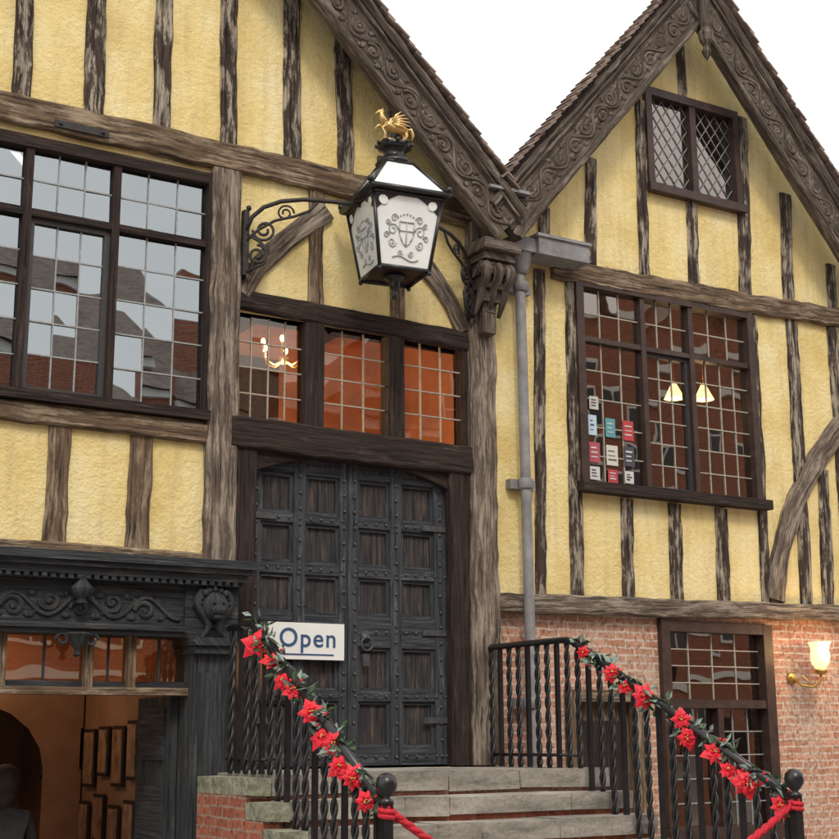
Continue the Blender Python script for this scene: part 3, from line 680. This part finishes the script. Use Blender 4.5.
# ------------------------------------------------------------------ wall sconce, chandelier, lamps
def add_light(name,loc,e,col,r,parent=None):
    l=bpy.data.lights.new(name,'POINT');l.energy=e;l.color=col;l.shadow_soft_size=r;o=bpy.data.objects.new(name,l);COL.objects.link(o);o.location=loc
    if parent:o.parent=parent
SC=empty('brass_wall_lamp');b=B()
b.lathe([(0,-.02),(.06,-.02),(.06,0),(.03,.02),(0,.02)],(10.8,.0,2.18),12,0,Matrix.Rotation(math.pi/2,4,'X'))
b.tube([(10.8,0,2.18),(10.82,-.1,2.1),(10.88,-.2,2.08),(10.94,-.24,2.14),(10.95,-.25,2.22)],.014,8,0)
b.tube([(10.8,-.01,2.12),(10.86,-.08,2.2),(10.93,-.12,2.12),(10.9,-.12,2.08)],.008,6,0)
b.lathe([(.02,2.2),(.06,2.22),(.08,2.25),(.03,2.26)],(10.95,-.25,0),12,0)
b.lathe([(.045,2.26),(.085,2.31),(.10,2.38),(.09,2.45),(.10,2.50),(.12,2.53)],(10.95,-.25,0),14,1)
b.lathe([(.015,2.27),(.02,2.36)],(10.95,-.25,0),8,2);b.ball((10.95,-.25,2.39),.035,8,2)
b.obj('lamp_body',[BRASS,emis('lit_glass_shade',(1,.66,.34),1.4),emis('lamp_bulb',(1,.85,.6),6)],SC)
add_light('lamp_glow',(10.95,-.42,2.48),18,(1,.60,.26),.1,SC)
CH=empty('chandelier');b=B();cx,cy,cz=5.62,1.3,5.16
b.tube([(cx,cy,6.1),(cx,cy,cz+.1)],.01,6,0);b.ball((cx,cy,cz),.05,8,0)
for k in range(6):
    a=k*math.pi/3;dx,dy=math.cos(a),math.sin(a)
    b.tube([(cx,cy,cz),(cx+.1*dx,cy+.1*dy,cz-.06),(cx+.2*dx,cy+.2*dy,cz-.02),(cx+.22*dx,cy+.22*dy,cz+.05)],.01,6,0)
    b.lathe([(.012,cz+.05),(.012,cz+.12)],(cx+.22*dx,cy+.22*dy,0),6,2);b.ball((cx+.22*dx,cy+.22*dy,cz+.15),.025,6,1,1,1,1.4)
b.obj('chandelier_body',[BRASS,emis('candle_bulb',(1,.75,.4),8),WHITE],CH);add_light('chandelier_glow',(cx,cy,cz-.15),65,(1,.74,.45),.15,CH)
for i,(px,pz) in enumerate(((10.28,5.32),(10.72,5.36))):
    CL=empty('pendant_lamp' if i==0 else 'pendant_lamp.001');b=B();py=1.0
    b.tube([(px,py,6.1),(px,py,pz+.1)],.006,6,0);b.lathe([(.03,pz+.12),(.05,pz+.08),(.11,pz-.04),(.115,pz-.05)],(px,py,0),14,1)
    b.obj('shade',[BRASS,emis('lit_shade',(1,.60,.24),5)],CL);add_light('glow',(px,py,pz-.12),16,(1,.62,.30),.08,CL)
SL=empty('shop_ceiling_lamp');b=B();b.lathe([(.02,2.58),(.1,2.55),(.16,2.48),(.12,2.42),(0,2.4)],(3.0,1.5,0),14,0);b.obj('shade',[emis('lit_bowl',(1,.75,.45),2)],SL);add_light('glow',(3.0,1.5,2.25),12,(1,.66,.36),.1,SL)
# ------------------------------------------------------------------ person seated inside the shop doorway, back to the street
def person():
    px,py=3.0,.62
    J={'pel':(0,0,.52,.15),'waist':(0,-.01,.70,.14),'chest':(0,-.04,.92,.16),'neck':(0,-.06,1.10,.055),'head0':(0,-.07,1.17,.05),'head':(0,-.08,1.25,.06),'headt':(0,-.07,1.30,.05),
       'shl':(-.17,-.04,1.03,.065),'ell':(-.23,-.10,.78,.045),'wrl':(-.12,-.32,.66,.03),'hal':(-.08,-.38,.64,.03),
       'shr':(.17,-.04,1.03,.065),'elr':(.23,-.10,.78,.045),'wrr':(.12,-.32,.66,.03),'har':(.08,-.38,.64,.03),
       'hil':(-.1,-.03,.5,.1),'knl':(-.12,-.45,.5,.065),'anl':(-.12,-.45,.09,.04),'tol':(-.12,-.62,.04,.035),
       'hir':(.1,-.03,.5,.1),'knr':(.12,-.45,.5,.065),'anr':(.12,-.45,.09,.04),'tor':(.12,-.62,.04,.035)}
    E=[('pel','waist'),('waist','chest'),('chest','neck'),('neck','head0'),('head0','head'),('head','headt'),('chest','shl'),('shl','ell'),('ell','wrl'),('wrl','hal'),('chest','shr'),('shr','elr'),('elr','wrr'),('wrr','har'),('pel','hil'),('hil','knl'),('knl','anl'),('anl','tol'),('pel','hir'),('hir','knr'),('knr','anr'),('anr','tor')]
    k=list(J);me=bpy.data.meshes.new('body');me.from_pydata([J[n][:3] for n in k],[(k.index(a),k.index(c)) for a,c in E],[])
    root=empty('person',(px,py,0));root.rotation_euler=(0,0,math.radians(165));o=bpy.data.objects.new('body',me);COL.objects.link(o);o.parent=root
    o.modifiers.new('s','SKIN');sd=o.modifiers.new('ss','SUBSURF');sd.levels=2;sd.render_levels=2
    for i,n in enumerate(k): me.skin_vertices[0].data[i].radius=(J[n][3],)*2
    me.skin_vertices[0].data[0].use_root=True
    me.materials.append(simple('dark_coat',(.02,.018,.02),.9,0,.3,20,0))
    b=B();c=(0,-.08,1.27)
    b.ball((c[0],c[1]+.02,c[2]+.02),.122,14,1,.95,1,1.15);b.ball((c[0],c[1]-.03,c[2]-.0),.10,14,0,.82,.95,1.15)
    b.ball((c[0],c[1]+.05,c[2]-.07),.09,12,1,1,.7,1.3)
    b.tube([(c[0],c[1]-.115,c[2]+.02),(c[0],c[1]-.145,c[2]-.02),(c[0],c[1]-.12,c[2]-.03)],[.008,.014,.01],6,0)
    for s in (-1,1): b.ball((c[0]+s*.03,c[1]-.115,c[2]+.012),.011,6,2);b.ball((c[0]+s*.085,c[1]-.01,c[2]),.022,6,0,.5,1,1.3)
    b.tube([(c[0]-.025,c[1]-.115,c[2]-.055),(c[0]+.025,c[1]-.115,c[2]-.055)],.006,5,3)
    for s in (-1,1):
        for q in range(5):
            hx=s*(.10-.018*q);L=(.045,.07,.078,.07,.055)[q];yy=-.39
            b.tube([(hx,yy,.64),(hx-s*.005,yy-L*.6,.645),(hx-s*.01,yy-L,.62)],[.009,.008,.006],6,0)
    b.obj('head_and_hands',[simple('skin',(.45,.26,.19),.6),simple('dark_hair',(.02,.012,.008),.8),WHITE,simple('lips',(.35,.12,.1),.6)],root)
    b=B();b.box(px-.22,px+.22,py-.2,py+.22,.36,.41,0)
    for sx in (-.18,.18):
        for sy in (-.16,.18): b.box(px+sx-.02,px+sx+.02,py+sy-.02,py+sy+.02,.012,.36,0)
    b.obj('wooden_stool',[T_BEAM])
person()
# ------------------------------------------------------------------ ground and opposite side of street
m,nt,bs_=newmat('stone_paving');o=nd(nt,'ShaderNodeTexCoord').outputs['Object']
br=nd(nt,'ShaderNodeTexBrick',{'Vector':o,'Color1':(.22,.21,.2,1),'Color2':(.28,.26,.24,1),'Mortar':(.1,.1,.09,1),'Scale':1.0,'Mortar Size':.012,'Brick Width':.6,'Row Height':.4})
nt.links.new(mix(nt,.35,br.outputs[0],ramp(nt,noise(nt,o,2,4),[(.3,(.12,.12,.11)),(.7,(.4,.38,.34))])),bs_.inputs['Base Color']);bs_.inputs['Roughness'].default_value=.8
b=B();b.face([(-300,-300,0),(300,-300,0),(300,300,0),(-300,300,0)]);b.obj('ground',[m])
hx=-14;k=0
rd=random.Random(3)
WIN=simple('house_window_glass',(.03,.035,.04),.08,0,0,1,0)
SLATE=simple('slate_roof',(.10,.09,.09),.8,0,.3,5,.3)
while hx<52:
    w=rd.uniform(5,8);h=rd.uniform(7.4,8.8)+(3.2 if hx>14 else 1.2);H=empty('brick_house' if k==0 else 'brick_house.%03d'%k);b=B();Y=-17.0
    b.box(hx,hx+w-.02,Y-8,Y,0,h,0)
    gable=rd.random()<.5;ph=rd.uniform(1.8,2.8)
    if gable:
        for yy in (Y-.01,Y-8): b.face([(hx,yy,h),(hx+w,yy,h),(hx+w/2,yy,h+ph)],0)
        for sg in (-1,1):
            xe=hx+w/2+sg*(w/2+.25);b.face([(hx+w/2,Y+.25,h+ph+.05),(xe,Y+.25,h-.18),(xe,Y-8.2,h-.18),(hx+w/2,Y-8.2,h+ph+.05)],1)
    else:
        b.face([(hx-.05,Y+.3,h-.15),(hx+w+.03,Y+.3,h-.15),(hx+w+.03,Y-4,h+ph),(hx-.05,Y-4,h+ph)],1);b.face([(hx-.05,Y-8.3,h-.15),(hx+w+.03,Y-8.3,h-.15),(hx+w+.03,Y-4,h+ph),(hx-.05,Y-4,h+ph)],1)
    b.box(hx+w*.2,hx+w*.2+.9,Y-4.5,Y-3.8,h,h+ph+1.3,0)
    b.box(hx,hx+w-.02,Y,Y+.15,h-.35,h-.15,2);b.box(hx,hx+w-.02,Y,Y+.06,3.3,3.45,2)
    nw=3
    for i in range(nw):
        for z in ((1.0,3.9,6.4) if h<10.2 else (1.0,3.9,6.5,9.0)):
            xc=hx+w*(i+.5)/nw
            if z<2 and i==1:
                b.box(xc-.5,xc+.5,Y,Y+.06,0.01,2.2,4);continue
            hh=1.6 if z<6 else 1.2
            b.box(xc-.5,xc+.5,Y,Y+.05,z,z+hh,2);
            for sx in (-.23,.23):
                for sz in (.08,hh/2+.03): b.face([(xc+sx-.2,Y+.06,z+sz),(xc+sx-.2,Y+.06,z+sz+hh/2-.12),(xc+sx+.2,Y+.06,z+sz+hh/2-.12),(xc+sx+.2,Y+.06,z+sz)],3)
    b.obj('house_shell',[BRICK2,SLATE if rd.random()<.25 else TILE,WHITE,WIN,T_DARK],H)
    hx+=w;k+=1
# ------------------------------------------------------------------ sky, sun, camera
W=bpy.data.worlds.new('World');S.world=W;W.use_nodes=True;nt=W.node_tree;bg=nt.nodes['Background']
SE,SR=math.radians(48),math.radians(200)
sk=nd(nt,'ShaderNodeTexSky',sky_type='NISHITA',sun_disc=False,sun_elevation=SE,sun_rotation=SR,air_density=1.0,dust_density=4.0)
hs=nd(nt,'ShaderNodeHueSaturation',{'Color':sk.outputs[0],'Saturation':.25,'Value':1.0})
tc=nd(nt,'ShaderNodeTexCoord').outputs['Generated']
cl=ramp(nt,noise(nt,mapping(nt,tc,(1,1,2.5)),2.2,3),[(.3,(10.4,10.3,10.1)),(.7,(13.2,13,12.5))])
nt.links.new(mix(nt,.85,hs.outputs[0],cl),bg.inputs[0]);bg.inputs[1].default_value=.135
sl=bpy.data.lights.new('sun','SUN');sl.energy=1.5;sl.angle=math.radians(12);sl.color=(1,.91,.78);so=bpy.data.objects.new('sun',sl);COL.objects.link(so)
d=Vector((math.sin(SR)*math.cos(SE),math.cos(SR)*math.cos(SE),math.sin(SE)))
so.rotation_euler=d.to_track_quat('Z','Y').to_euler();so.location=d*40
f,pitch,yaw,roll=1400.0,.2239,.5442,-.0068
F=Vector((math.sin(yaw)*math.cos(pitch),math.cos(yaw)*math.cos(pitch),math.sin(pitch)));Rr=Vector((math.cos(yaw),-math.sin(yaw),0));U=Rr.cross(F)
c,s=math.cos(roll),math.sin(roll);R2=Rr*c+U*s;U2=-Rr*s+U*c
cd=bpy.data.cameras.new('camera');co=bpy.data.objects.new('camera',cd);COL.objects.link(co)
cd.sensor_width=36;cd.lens=f/839*36;cd.clip_end=1000;cd.clip_start=.05
M=Matrix((( R2.x,U2.x,-F.x,0),(R2.y,U2.y,-F.y,-10.5),(R2.z,U2.z,-F.z,1.6),(0,0,0,1)));co.matrix_world=M
S.camera=co
S.view_settings.view_transform='Standard';S.view_settings.look='None';S.view_settings.exposure=0
